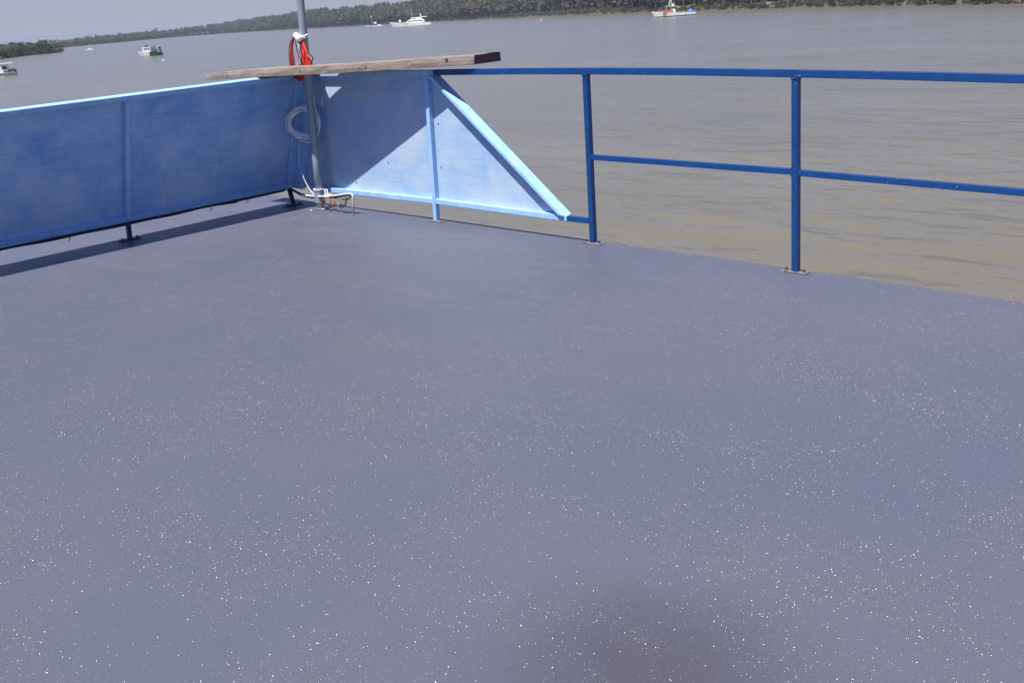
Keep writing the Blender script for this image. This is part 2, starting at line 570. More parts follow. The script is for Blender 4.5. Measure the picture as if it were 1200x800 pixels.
# ------------------------------------------------------------------ trees
def crown_arrays(rnd, h, wdt, base, nclump, per, leaf):
    """leaf-clump quads through an uneven crown: returns verts, faces"""
    V, Fc = [], []
    lobes = []
    for k in range(rnd.randint(4, 6)):
        a = rnd.uniform(0, 6.28); r = rnd.uniform(.0, .33) * wdt
        z = base + (h - base) * rnd.uniform(.25, .85)
        lobes.append((r * math.cos(a), r * math.sin(a), z, rnd.uniform(.20, .34) * wdt, rnd.uniform(.16, .28) * (h - base)))
    for _ in range(nclump):
        lx, ly, lz, lr, lh = rnd.choice(lobes)
        while True:
            d = Vector((rnd.uniform(-1, 1), rnd.uniform(-1, 1), rnd.uniform(-1, 1)))
            if .35 < d.length < 1: break
        c = Vector((lx + d.x * lr, ly + d.y * lr, min(h, lz + d.z * lh)))
        for _ in range(per):
            p = c + Vector((rnd.gauss(0, .42), rnd.gauss(0, .42), rnd.gauss(0, .30))) * leaf * 2.1
            nrm = Vector((rnd.gauss(0, 1), rnd.gauss(0, 1), rnd.gauss(.6, .8))).normalized()
            u = nrm.orthogonal().normalized(); u.rotate(Matrix.Rotation(rnd.uniform(0, 6.28), 3, nrm)); v = nrm.cross(u)
            s = leaf * rnd.uniform(.35, .75); s2 = s * rnd.uniform(.5, .9)
            n = len(V)
            V += [tuple(p - u * s), tuple(p - v * s2), tuple(p + u * s), tuple(p + v * s2)]
            Fc.append((n, n + 1, n + 2, n + 3))
    return V, Fc, lobes


def trunk_mb(rnd, h, base, lobes, r):
    mb = MB()
    bend = Vector((rnd.uniform(-.4, .4), rnd.uniform(-.4, .4), 0))
    top = Vector((bend.x, bend.y, base + (h - base) * .5))
    mb.tube([(0, 0, -.8), tuple(bend * .3 + Vector((0, 0, base * .5))), tuple(bend * .8 + Vector((0, 0, base))), tuple(top)], [r, r * .8, r * .65, r * .25], 6)
    for lx, ly, lz, lr, lh in lobes[:4]:
        mb.tube([tuple(bend * .7 + Vector((0, 0, base * .85))), (lx * .6, ly * .6, (base + lz) / 2), (lx, ly, lz)], [r * .5, r * .35, r * .12], 5)
    return mb


class Proto: pass


def make_proto(seed, h, wdt, base, nclump, per, leaf, r):
    rnd = random.Random(seed)
    p = Proto()
    V, Fc, lobes = crown_arrays(rnd, h, wdt, base, nclump, per, leaf)
    p.V, p.F = np.array(V), Fc
    me = bpy.data.meshes.new('crown'); me.from_pydata(V, [], Fc)
    p.crown = me
    t = trunk_mb(rnd, h, base, lobes, r)
    p.TV, p.TF = np.array(t.v), list(t.f)
    tm = bpy.data.meshes.new('trunk'); tm.from_pydata(t.v, [], t.f); tm.materials.append(M['bark'])
    p.trunk = tm
    return p


def proto_with(p, mat):
    me = p.crown.copy(); me.materials.append(mat)
    q = Proto(); q.V, q.F, q.TV, q.TF, q.trunk, q.crown, q.mat = p.V, p.F, p.TV, p.TF, p.trunk, me, mat
    # a lighter crown for the merged far woods: every fourth leaf clump, each larger
    A = p.V.reshape(-1, 4, 3)[::4]
    c = A.mean(axis=1, keepdims=True)
    q.LV = (c + (A - c) * 1.75).reshape(-1, 3)
    q.LF = [(4 * i, 4 * i + 1, 4 * i + 2, 4 * i + 3) for i in range(len(A))]
    return q


_tall = [make_proto(20 + i, 1 * h, wd, bs, 84, 9, .60, .17) for i, (h, wd, bs) in enumerate([(12, 8, 3.5), (13.5, 7, 4.5), (11, 9, 3.0), (14, 8.5, 5), (10, 7, 2.5)])]
_bush = [make_proto(40 + i, h, wd, .3, 44, 7, .42, .07) for i, (h, wd) in enumerate([(3.2, 4.0), (2.4, 3.6), (3.8, 3.6)])]
TALL = [proto_with(p, M['leaf_green']) for p in _tall] + [proto_with(p, M['leaf_dry']) for p in _tall] + [proto_with(p, M['leaf_dry']) for p in _tall[:2]]
BUSH = [proto_with(p, M['leaf_bright']) for p in _bush] + [proto_with(p, M['leaf_dry']) for p in _bush] + [proto_with(p, M['leaf_green']) for p in _bush[:1]]


def scatter(P, N, hill, rows, rnd, scale, dens):
    """positions in rows inland, spaced by how large the tree is"""
    out = []
    for (u0, u1, sp) in rows:
        acc = 0.0; nxt = rnd.uniform(0, sp)
        for i in range(len(P) - 1):
            L = (P[i + 1] - P[i]).length
            while nxt < acc + L:
                t = (nxt - acc) / L
                p = P[i].lerp(P[i + 1], t); nr = N[i]
                u = rnd.uniform(u0, u1)
                q = p + nr * u
                hl = hill if hill else total_height(p) * .36
                q.z = WATER_Z + bank_height(u, hl) - .3
                out.append(q)
                nxt += sp * rnd.uniform(.55, 1.5) * dens(p)
            acc += L
    return out


def in_view(q, margin=60, h=30):
    d = q - CAM
    z = d.dot(_F)
    if z <= 1: return False
    px = 600 + FPX * d.dot(_R) / z
    return -margin < px < 1200 + margin


def plant(name, q, p, sc, rz, label, cat, group):
    o = empty(name, q, label, cat, group, rz)
    o.scale = (sc[0], sc[0], sc[1])
    for nm, me in (('trunk', p.trunk), ('crown', p.crown)):
        c = bpy.data.objects.new(nm, me); COL.objects.link(c); c.parent = o
    return o


def mass(name, items, mats, label, cat):
    """many plants as one object: items are (position, proto, (sx, sz), rz)"""
    V, LV, LT, MI = [], [], [], []
    off = 0
    for q, p, sc, rz in items:
        c, s = math.cos(rz), math.sin(rz)
        for A, Fs, isleaf in ((p.LV, p.LF, True), (p.TV[:24], p.TF[:18], False)):
            B = np.empty_like(A)
            B[:, 0] = (A[:, 0] * c - A[:, 1] * s) * sc[0] + q.x
            B[:, 1] = (A[:, 0] * s + A[:, 1] * c) * sc[0] + q.y
            B[:, 2] = A[:, 2] * sc[1] + q.z
            V.append(B)
            for f in Fs:
                LV.extend([i + off for i in f]); LT.append(len(f))
            MI += [mats.index(p.mat) if isleaf else mats.index(M['bark'])] * len(Fs)
            off += len(A)
    V = np.concatenate(V)
    me = bpy.data.meshes.new(name)
    me.vertices.add(len(V)); me.vertices.foreach_set('co', V.ravel())
    me.loops.add(len(LV)); me.loops.foreach_set('vertex_index', LV)
    me.polygons.add(len(LT))
    st = np.concatenate([[0], np.cumsum(LT)[:-1]])
    me.polygons.foreach_set('loop_start', st.astype(int)); me.polygons.foreach_set('material_index', MI)
    for m in mats: me.materials.append(m)
    me.update(calc_edges=True); me.validate()
    o = bpy.data.objects.new(name, me); COL.objects.link(o)
    return tag(o, label, cat, kind='stuff')


rnd = random.Random(5)
dist = lambda q: (q - CAM).length
trees = scatter(bankP, bankN, 0, [(5, 11, 4.6), (10, 17, 4.4), (16, 27, 4.4), (26, 42, 5.0), (42, 70, 6.0), (75, 120, 7.0)], rnd, 1, lambda p: .85 + dist(p) / 6000)
# on the far reach the wood comes down to the water
trees += [q for q in scatter(bankP, bankN, 0, [(1, 5, 3.4), (4, 9, 3.4)], rnd, 1, lambda p: .85 + dist(p) / 6000) if photo_x(q) < 560 + rnd.uniform(-50, 60)]
vis = [q for q in trees if in_view(q, 30)]
vis.sort(key=dist)
single, rest = vis[:290], vis[290:]
rest += [q for q in trees if not in_view(q, 30) and in_view(q, 260)]
GREEN, DRY = TALL[:5], TALL[5:]


def tree_scale(q):
    return total_height(q) * .76 / 12.2


def pick_kind(q):
    return rnd.choice(DRY if rnd.random() < (.66 if photo_x(q) > 430 else .45) else GREEN)


for q in single:
    p = pick_kind(q); k = tree_scale(q); dry = p in DRY
    plant('tree', q, p, (k * rnd.uniform(.85, 1.2), k * rnd.uniform(.72, 1.18)), rnd.uniform(0, 6.28),
          'dry brownish grey tree with pale trunk in the wood on the far bank' if dry else 'dull green scrubby tree in the wood on the far bank',
          'tree', 'dry trees on the far bank' if dry else 'green trees on the far bank')
items = []
for q in rest:
    k = tree_scale(q)
    items.append((q, pick_kind(q), (k * rnd.uniform(1.0, 1.35), k * rnd.uniform(.75, 1.2)), rnd.uniform(0, 6.28)))
mass('distant_wood', items, [M['leaf_green'], M['leaf_dry'], M['bark']], 'distant strip of grey green wood along the river', 'wood')
pts = scatter(pointP, pointN, 1.2, [(.5, 3, 2.6), (3, 9, 3.0), (9, 20, 4.0), (20, 34, 5.0), (34, 60, 7)], rnd, 1, lambda p: 1.0)
vis = [q for q in pts if in_view(q, 20)]; vis.sort(key=dist)
for q in vis[:110]:
    p = rnd.choice(TALL[:7]); k = rnd.uniform(.40, .56)
    plant('mangrove_tree', q, p, (k * 1.25, k), rnd.uniform(0, 6.28), 'low dark mangrove tree on the wooded point at the far left edge', 'tree', 'trees on the left point')
items = [(q, rnd.choice(TALL[:7]), (.55, .42), rnd.uniform(0, 6.28)) for q in vis[110:] + [q for q in pts if not in_view(q, 20)]]
if items: mass('point_wood', items, [M['leaf_green'], M['leaf_dry'], M['bark']], 'low mangrove wood behind the trees of the left point', 'wood')
ptb = [q for q in scatter(pointP, pointN, 1.2, [(-.5, 1.5, 1.8)], rnd, 1, lambda p: 1.0) if in_view(q, 20)]
for q in ptb[:60]:
    p = rnd.choice(BUSH[:5]); k = rnd.uniform(.6, 1.0)
    plant('shrub', q, p, (k, k), rnd.uniform(0, 6.28), 'low mangrove shrub at the water edge of the left point', 'shrub', 'shrubs on the left point')
sh = [q for q in scatter(bankP, bankN, 0, [(.3, 2.5, 2.6), (2, 6, 3.4), (6, 14, 4.5), (14, 30, 7)], rnd, 1, lambda p: .8 + dist(p) / 900) if in_view(q, 30)]
sh.sort(key=dist)
for q in sh[:290]:
    p = rnd.choice(BUSH); k = rnd.uniform(.35, 1.0); dry = p.mat is M['leaf_dry']
    plant('shrub', q, p, (k, k * rnd.uniform(.6, 1.0)), rnd.uniform(0, 6.28), 'dry brownish shrub on the earthy slope of the far bank' if dry else 'bright green shrub on the earthy slope of the far bank', 'shrub',
          'dry shrubs on the far bank' if dry else 'green shrubs on the far bank')
items = [(q, rnd.choice(BUSH), (1.1 * min(1, total_height(q) / 12), .9 * min(1, total_height(q) / 12)), rnd.uniform(0, 6.28)) for q in sh[290:]]
if items: mass('distant_scrub', items, [M['leaf_bright'], M['leaf_dry'], M['leaf_green'], M['bark']], 'distant low scrub along the waterline of the far bank', 'scrub')

# ------------------------------------------------------------------ the boat deck
DECK_Y = 0.082 * S
mb = MB()
edge = [(-1.5, DECK_Y), (0.4, DECK_Y - .01), (1.8, DECK_Y + .004), (3.2, DECK_Y), (4.9, DECK_Y - .004), (6.3, DECK_Y - .035), (8.5, DECK_Y - .06), (12, DECK_Y - .1)]
poly = [(x, y, 0.0) for x, y in edge] + [(12, -9, 0), (-1.5, -9, 0)]
mb.prism(poly, (0, 0, -.09))
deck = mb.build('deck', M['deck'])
tag(deck, kind='structure')

YV = Vector((0, 1, 0)); XV = Vector((1, 0, 0)); ZV = Vector((0, 0, 1))

# ---- open dark blue guard rail on the right
root = empty('guard_rail', (3.2 * S, .02, 0), 'dark blue tubular steel guard rail with open water between its bars', 'railing')
G = Local(root)
tw = .037
top_px = [(507, 83.6), (600, 80.3), (690, 79.8), (800, 80.2), (930, 82), (1060, 84.4), (1198, 87.6), (1330, 92), (1400, 95)]
tp = [at_y(x, y, 0) for x, y in top_px]
tp[0].z = tp[1].z - .002
G.add(MB().chain(tp, YV * .040, -ZV * .040), 'top_rail', M['rail_blue'], bevel=.004)


def rail_z(P, x):
    for a, b in zip(P, P[1:]):
        if a.x <= x <= b.x: return a.z + (b.z - a.z) * (x - a.x) / (b.x - a.x)
    return P[-1].z


def base_plate(G, parent_name, x, y, along, mat_plate, half=.078, depth=.05, nuts=True, root=None):
    along = Vector(along).normalized(); ac = Vector((-along.y, along.x, 0))
    c = Vector((x, y, 0))
    p = G.add(MB().beam(c - along * half - ac * depth / 2 + ZV * .001, c + along * half - ac * depth / 2 + ZV * .001, ac * depth, ZV * .007), 'base_plate', mat_plate, bevel=.002)
    for s in (-1, 1):
        q = c + along * s * (half - .022)
        m = MB(); m.tube([q + ZV * .008, q + ZV * .017], .010, 6); m.tube([q + ZV * .017, q + ZV * .026], .005, 6)
        b = G.add(m, 'bolt', M['nut'], parent=p)
    return p


posts = []
for (bx, by), (tx, ty) in (((690.6, 282.5), (681.8, 86)), ((927, 317.8), (927, 89.5))):
    b = at_y(bx, by, 0); t = at_y(tx, ty, 0)
    posts.append((b.x, t.x))
posts.append((5.97 * S, 5.97 * S))
for bx, tx in posts:
    zt = rail_z(tp, tx) - .0405
    G.add(MB().beam((bx, 0.001, .008), (tx, 0.001, zt), XV * tw, YV * tw), 'post', M['rail_blue'], bevel=.003)
    base_plate(G, 'post', bx + tw / 2, .012, (1, 0.0, 0), M['plate'])
    m = MB()
    m.box((tx - .004, -.003, zt - .008), (tx + tw + .004, tw + .003, zt + .0004))
    G.add(m, 'weld', M['rail_blue'], bevel=.003)
mid_px = [(693, 181.5), (927, 198), (1198, 221.7)]
mp = [at_y(x, y, .004) for x, y in mid_px]
xe = posts[2][0]
mz_end = mp[2].z + (mp[2].z - mp[1].z) * (xe - mp[2].x) / (mp[2].x - mp[1].x)


def post_x(i, z):
    b, t = posts[i]; return b + (t - b) * z / 1.1


a = Vector((post_x(0, .58) + tw + .0005, .004, mp[0].z)); b_ = Vector((post_x(1, .58) - .0005, .004, mp[1].z))
G.add(MB().beam(a, b_, YV * .030, -ZV * .033), 'middle_rail', M['rail_blue'], bevel=.003)
a = Vector((post_x(1, .58) + tw + .0005, .004, mp[1].z - .004)); b_ = Vector((xe - .0005, .004, mz_end))
G.add(MB().beam(a, b_, YV * .030, -ZV * .033), 'middle_rail', M['rail_blue'], bevel=.003)
for i, zz in ((0, mp[0].z), (1, mp[1].z)):
    x = post_x(i, zz)
    for xx, go in ((x - .001, i == 1), (x + tw + .001, True)):
        if not go: continue
        m = MB(); m.tube([(xx, .002, zz + .003), (xx, .034, zz + .003)], .005, 6); m.tube([(xx, .002, zz - .037), (xx, .034, zz - .037)], .005, 6)
        G.add(m, 'weld', M['rail_blue'])
lb = [at_y(x, y, 0) for x, y in ((668, 253.6), (690.2, 256.2))]
G.add(MB().beam(Vector((at_y(663, 253, 0).x + .005, lb[0].y, lb[0].z)), Vector((post_x(0, .16) - .0005, 0.002, lb[1].z)), YV * .034, -ZV * .036), 'lower_rail', M['rail_blue'], bevel=.003)

# ---- panelled wing in the corner, pale blue
root = empty('panelled_wing_railing', (1.8 * S, .02, 0), 'pale blue railing wing with plywood panel and sloping brace, below the plank', 'railing')
W = Local(root)
FW = .038
pb = at_y(508, 258.7, 0); pt = at_y(496.2, 88, 0)
lo_l = at_y(372, 219.5, 0); lo_1 = at_y(508, 233, 0); lo_r = at_y(663, 253, 0)


def p1x(z): return pb.x + (pt.x - pb.x) * z / pt.z


zt = tp[0].z - .001
W.add(MB().beam((.34 * S, 0, zt), (tp[0].x - .001, 0, zt), YV * .040, -ZV * .040), 'top_rail', M['pale_blue'], bevel=.003)
W.add(MB().beam((p1x(0), -.001, .008), (p1x(zt - .0405), -.001, zt - .0405), XV * FW, YV * FW), 'post', M['pale_blue'], bevel=.003)
base_plate(W, 'post', p1x(0) + FW / 2, .010, (1, 0, 0), M['plate'])
W.add(MB().beam((lo_l.x - .14, .0005, lo_l.z + .005), (p1x(.16) - .0005, .0005, lo_1.z), YV * FW, -ZV * .038), 'bottom_rail', M['pale_blue'], bevel=.003)
W.add(MB().beam((p1x(.16) + FW + .0005, .0005, lo_1.z), (lo_r.x + .004, .0005, lo_r.z), YV * FW, -ZV * .038), 'bottom_rail', M['pale_blue'], bevel=.003)
# sloping brace: its front lower edge and its deep upper face
br0 = at_y(501.5, 88.5, 0); br1 = at_y(653.5, 249.8, 0)
dv = (br1 - br0).normalized(); nv = Vector((-dv.z, 0, dv.x)).normalized()
if nv.z < 0: nv = -nv
m = MB()
th = .026
e0 = br0 + nv * th; e1 = br1 + nv * th
zc = zt - .041
def on(p, z): return p + dv * ((z - p.z) / dv.z)
zb2 = lo_r.z + .0005
poly = [on(br0, zc), on(br1, zb2), on(e1, zb2), on(e0, zc)]
m.prism([p + YV * -.016 for p in poly], YV * .088)
W.add(m, 'brace', M['pale_blue'], bevel=.003)
PY = .0385
m = MB(); m.prism([(.11 * S, PY, .135), (p1x(.1) + .018, PY, .135), (p1x(1) + .018, PY, zt - .01), (.385 * S, PY, zt - .01)], (0, .012, 0))
W.add(m, 'panel', M['panel_lit'])
q0 = on(br0, zt - .01) + nv * .02; q1 = on(br1, .135) + nv * .02
m = MB(); m.prism([(p1x(.1) + .0185, PY, .135), (q1.x, PY, .135), (q0.x, PY, zt - .01), (p1x(1) + .0185, PY, zt - .01)], (0, .012, 0))
W.add(m, 'panel', M['panel_lit'])
# end post against the corner, leaning with the left side
W.add(MB().beam((.135 * S - .125, .0, .12), (.385 * S - .09, .0, zt - .0405), XV * .14, YV * FW), 'corner_post', M['pale_blue'], bevel=.003)
for px, py in ((513.5, 145), (517, 196), (455, 191), (418, 214)):
    q = at_y(px, py, PY - .0005)
    m = MB(); m.tube([q + YV * .0005, q - YV * .003], .006, 6)
    W.add(m, 'screw', M['nut'])

# ---- left panelled railing, leaning inboard
PHI, LEAN = -0.088, 0.381
LE = Vector((-math.sin(PHI), -math.cos(PHI), 0))
LG = Vector((LEAN, 0, 1)).normalized()
LN = LE.cross(LG).normalized()
if LN.x < 0: LN = -LN


def LP(s, z, off=0.0):
    return Vector((-math.sin(PHI) * s + LEAN * z, -math.cos(PHI) * s, z)) * S + LN * off


root = empty('panelled_side_railing', LP(1.46, 0), 'shaded blue panelled side railing with sunlit top edge, on the left', 'railing')
Lr = Local(root)
SE = 4.43
ltop = lambda s: 1.004 - .012 * s if s > .4 else 1.0
lbot = lambda s: .116
hgt = .040
up = LG * hgt
Lr.add(MB().chain([LP(s, ltop(s)) for s in (-.02, .5, 1.3, 1.76, 2.3, 2.96, SE + .02)], -LN * .042, -up), 'top_rail', M['pale_blue'], bevel=.004)
Lr.add(MB().chain([LP(s, lbot(s)) for s in (.0, .8, 1.44, 2.3, 2.96, SE)], -LN * FW, up), 'bottom_rail', M['pale_blue'], bevel=.003)
for s in (1.444, 2.92, SE - .02):
    zt_ = ltop(s) - hgt / S * .94 - .0006
    Lr.add(MB().beam(LP(s, lbot(s) + hgt / S * .94 + .0006, .001), LP(s, zt_, .001), LE * .036, -LN * .036), 'post', M['pale_blue'], bevel=.003)
zt_ = ltop(0) - hgt / S * .94 - .0006
Lr.add(MB().beam(LP(.002, lbot(0) + .036, .001), LP(.002, zt_, .001), LE * .064, -LN * .036), 'corner_post', M['pale_blue'], bevel=.003)
feet = [(at_z(152.3, 281), LP(1.46, lbot(1.46) - .0008, -.018)), (at_z(344, 240.5), LP(.045, lbot(0) - .0008, -.018))]
for k, sf in ((1.04, 2.936), (2.08, SE - .003)):
    feet.append((feet[0][0] + (feet[0][0] - feet[1][0]) * k, LP(sf, lbot(sf) - .0008, -.018)))
for (g, t) in feet:
    u = LE * .034; v = Vector((.034, 0, 0))
    a = Vector((g.x, g.y, .007)) - u / 2 - v / 2; b = t - u / 2 - v / 2
    Lr.add(MB().beam(a, b, u, v), 'foot', M['navy_foot'], bevel=.003)
    base_plate(Lr, 'foot', g.x, g.y, LE, M['navy_foot'], half=.085, depth=.06)
for s0, s1 in ((.005, 1.462), (1.4625, 2.938), (2.9385, SE)):
    m = MB(); m.prism([LP(s0, lbot(s0) + .012, -.039), LP(s1, lbot(s1) + .012, -.039), LP(s1, ltop(s1) - .012, -.039), LP(s0, ltop(s0) - .012, -.039)], -LN * .012)
    Lr.add(m, 'panel', M['panel'])

# ---- weathered plank across the corner
PA = Vector((-.162, -.529, 1.004)) * S; PM = Vector((1.213, -.241, 1.020)) * S; PB = Vector((2.318, -.014, 1.047)) * S
ax = (PB - PA).normalized(); sd = ZV.cross(ax).normalized()
if sd.y < 0: sd = -sd
pu = ax.cross(sd).normalized()
if pu.z < 0: pu = -pu
root = empty('wooden_plank', PM, 'weathered thick timber plank lying across the corner of the two railings', 'plank')
P = Local(root)
PW, PT = .283 * S, .062
xq = lambda t: (PA.lerp(PM, t / .5) if t < .5 else PM.lerp(PB, (t - .5) / .5))
rp = random.Random(2)


def plank_mb(t0, t1, n, w0=0.0, grow=0.0):
    m = MB(); k = 8
    for i in range(n + 1):
        t = t0 + (t1 - t0) * i / n
        c = xq(t)
        j = lambda a: rp.uniform(-a, a)
        thk = PT * (1.0 if t > .14 else .66 + .34 * (t / .14) ** .6)
        wid = PW
        ring = [c - sd * grow - pu * grow, c - sd * grow + pu * (thk * .5) + sd * j(.003), c + pu * (thk + grow) + sd * (.006 + j(.003)) + pu * j(.002), c + sd * wid * .35 + pu * (thk + grow + j(.003)),
                c + sd * wid * .7 + pu * (thk + grow + j(.003)), c + sd * (wid + grow) + pu * (thk + j(.002)), c + sd * (wid + grow) + pu * thk * .5, c + sd * (wid + grow) - pu * grow]
        if i == 0 and t0 == 0:
            ring = [p + ax * (.02 * (q / 7)) for q, p in enumerate(ring)]
        if t > .85:
            ring = [p + ax * (.0 * max(0.0, (t - .85) / .15) * ((p - c).dot(sd) / PW)) for p in ring]
        m.v += [tuple(p) for p in ring]
    for i in range(n):
        for q in range(k):
            a = i * k + q; b = i * k + (q + 1) % k
            m.f.append((a, b, b + k, a + k)); m.m.append(0)
    m.f.append(tuple(range(k))[::-1]); m.f.append(tuple(n * k + q for q in range(k))); m.m += [0, 0]
    return m


P.add(plank_mb(0, 1.0, 32), 'timber', M['wood'], bevel=.003)
P.add(plank_mb(1.0002, 1.0025, 1, grow=.0005), 'end_cap', M['wood_end'])  # thin dark maroon cap over the plank's end face
for t, hh in ((.905, .045), (.78, .03), (.60, .03), (.36, .034), (.09, .02)):
    c = xq(t) + pu * hh
    m = MB(); m.tube([c + sd * .004, c - sd * .004], .006 if t < .9 else .011, 7)
    P.add(m, 'nail', M['nut'])

# ---- pole with its foot
pole_b = Vector((.45 * S, -.055 * S, 0.0)); 
pl0 = at_y(375, 236, -.10); pl1 = at_y(352.3, 4, -.10)
dirp = (pl1 - pl0).normalized()
pole_at = lambda z: pl0 + dirp * ((z - pl0.z) / dirp.z)
root = empty('steel_pole', pole_at(0), 'grey galvanised steel pole standing in the corner behind the plank', 'pole')
Q = Local(root)
m = MB(); m.tube([pole_at(z) for z in (.006, .4, .9, 1.6, 2.6, 3.4)], .031, 16)
Q.add(m, 'shaft', M['galv'], smooth=True)
m = MB(); m.tube([pole_at(.055), pole_at(.16)], .043, 16)
Q.add(m, 'collar', M['galv'], bevel=.003)
m = MB(); m.tube([pole_at(.160), pole_at(.172)], .047, 16)
Q.add(m, 'collar_rim', M['white_cable'], bevel=.002)
c = pole_at(0)
m = MB(); m.box((c.x - .07, c.y - .05, .001), (c.x + .07, c.y + .05, .009))
Q.add(m, 'base_plate', M['plate'], bevel=.002)


def spline(pts, n=8):
    P = [Vector(p) for p in pts]; out = []
    for i in range(len(P) - 1):
        p0 = P[max(i - 1, 0)]; p1 = P[i]; p2 = P[i + 1]; p3 = P[min(i + 2, len(P) - 1)]
        for j in range(n):
            t = j / n
            out.append(.5 * ((2 * p1) + (p2 - p0) * t + (2 * p0 - 5 * p1 + 4 * p2 - p3) * t * t + (3 * p1 - p0 - 3 * p2 + p3) * t ** 3))
    out.append(P[-1]); return out


def pxpath(pts, y): return [at_y(a, b, y) if len((a, b)) == 2 else 0 for a, b in pts]


# ---- red orange rope bundle tied to the pole
ry = -.13
root = empty('rope_bundle', at_y(352, 75, ry), 'red and orange bundle of looped rope tied to the grey pole with white tape', 'rope')
B = Local(root)
rr = random.Random(9)
def loop(pts, r, y, mat, name, n=6):
    m = MB(); m.tube(spline([at_y(a, b, y + dy) for a, b, dy in pts], n), r, 8)
    B.add(m, name, mat, smooth=True)
for i in range(7):
    f = i / 6
    top = (347.5 + f * 3.5, 41.5 + rr.uniform(-1, 2), 0)
    loop([top, (352 + f * 3, 52 + rr.uniform(-2, 2), -.012 + .02 * rr.random()), (353.5 + f * 7, 64, -.012 + .02 * rr.random()), (354 + f * 10, 75, .02 * rr.random()), (352 + f * 9, 85, .015), (350 + f * 5, 93 + rr.uniform(-2, 1), .02), (345.5 + f * 3, 89, .03)], .0095, ry, M['orange_rope'], 'orange_strand')
for i in range(5):
    f = i / 4
    loop([(349 - f, 41, .01), (345 - f * 2.5, 44 + f * 2, .01 * rr.random()), (342.5 - f * 1.5 + rr.uniform(-.5, .5), 56, .0), (341.5 - f + rr.uniform(-.6, .6) + 2.5 * (i % 2), 72, 0), (343 + 1.5 * (i % 2), 84, .01), (348, 92, .03)], .0075, ry - .01, M['dark_red_rope'], 'dark_red_strand')
sp = []  # rope coil added out of sight behind the plank to block sun
for i in range(5 * 14):
    a = 2 * math.pi * i / 14; kk = 1 - i / 75
    sp.append(((.512 + .086 * kk * math.cos(a)), -.050 + .064 * kk * math.sin(a), 1.128 + .006 * math.sin(a * 2.3)))
m = MB(); m.tube(sp, .0105, 7)
B.add(m, 'sun_block_coil', M['dark_red_rope'], smooth=True)
for i in range(8):  # extra strands at the lower end, added to stop sun leaking through
    f = i / 7
    x0 = 343.5 + 13 * f; y_ = .02 + .055 * ((i * 3) % 8) / 7
    loop([(x0, 77, y_ * .8), (x0 + .5, 83, y_), (x0 + 1.0, 88 + 3 * math.sin(math.pi * f), y_), (x0 + 2.5, 90 + 4 * math.sin(math.pi * f), y_ + .01), (x0 + 5, 88 + 4 * math.sin(math.pi * f), y_ + .02)], .0105, ry, M['orange_rope' if i % 3 else 'dark_red_rope'], 'gap_fill_strand')
loop([(347, 42, 0), (341, 47, 0), (338.6, 58, 0), (338.8, 70, 0), (340.5, 82, .01)], .006, ry, M['grey_rope'], 'grey_cord')
loop([(352, 50, -.02), (356, 60, -.03), (362, 63, -.03), (366.5, 68, -.02), (365.5, 74, -.01), (367, 84, .01)], .0042, ry, M['black'], 'black_cord')
loop([(346, 48, -.02), (349, 62, -.03), (353, 72, -.03), (351, 84, -.02)], .0042, ry, M['black'], 'black_cord')
loop([(348, 45, -.02), (351, 58, -.03), (349, 68, -.02), (348, 84, -.02)], .005, ry, M['white_cable'], 'white_cord')
m = MB()
cpt = [at_y(a, b, ry - .02) for a, b in ((346, 41.0), (349, 43.5), (352.5, 46.5))]
m.tube(spline(cpt, 4), [.020, .022, .024, .026, .027, .027, .026, .025, .022], 10)
B.add(m, 'white_tape', M['white_tie'], smooth=True)
for k, zz in enumerate((41.5, 45.0)):
    q = pole_at(at_y(357, zz, -.10).z)
    ring = [q + Vector((math.cos(a) * .035, math.sin(a) * .035, .012 * math.sin(a * 1.0 + k))) for a in [i * 2 * math.pi / 18 for i in range(18)]]
    m = MB(); m.tube(ring, .0045, 6, close=True)
    B.add(m, 'tie', M['white_tie'], smooth=True)

# ---- coil of white cable hung behind the pole
cy = -.035
cc = at_y(360, 144, cy)
root = empty('cable_coil', cc, 'coil of white cable hanging behind the pole against the blue corner', 'cable')
K = Local(root)
m = MB(); pts = []
turns = 7; nn = 26
rx0 = (at_y(379, 144, cy) - at_y(341, 144, cy)).length / 2 * .80
for i in range(turns * nn + 1):
    a = 2 * math.pi * i / nn; t = i / nn
    kx = rx0 * (.97 - .30 * abs(math.sin(t * 1.9 + .4))); kz = .156 * kx / rx0 * (1.02 + .05 * math.sin(t * 3))
    offx = .016 + .008 * math.sin(t * 2.3); offz = .008 * math.cos(t * 1.7)
    pts.append(cc + Vector((math.cos(a) * kx + offx, -.018 - .085 * max(0.0, -math.cos(a)) + .003 * t, math.sin(a) * kz + offz)))
m.tube(pts, .0060, 7)
K.add(m, 'coil', M['coil_white'], smooth=True)
m = MB(); m.tube(spline([at_y(a, b, cy - .10) for a, b in ((356, 162), (352, 165), (350, 176), (351, 192), (355, 206), (360, 217), (366, 226), (371, 230))], 6), .0042, 7)
K.add(m, 'hanging_end', M['white_cable'], smooth=True)
m = MB(); m.tube(spline([at_y(a, b, cy - .02) for a, b in ((364, 122), (367, 112), (369, 126), (371, 140))], 6), .005, 7)
K.add(m, 'upper_end', M['coil_white'], smooth=True)

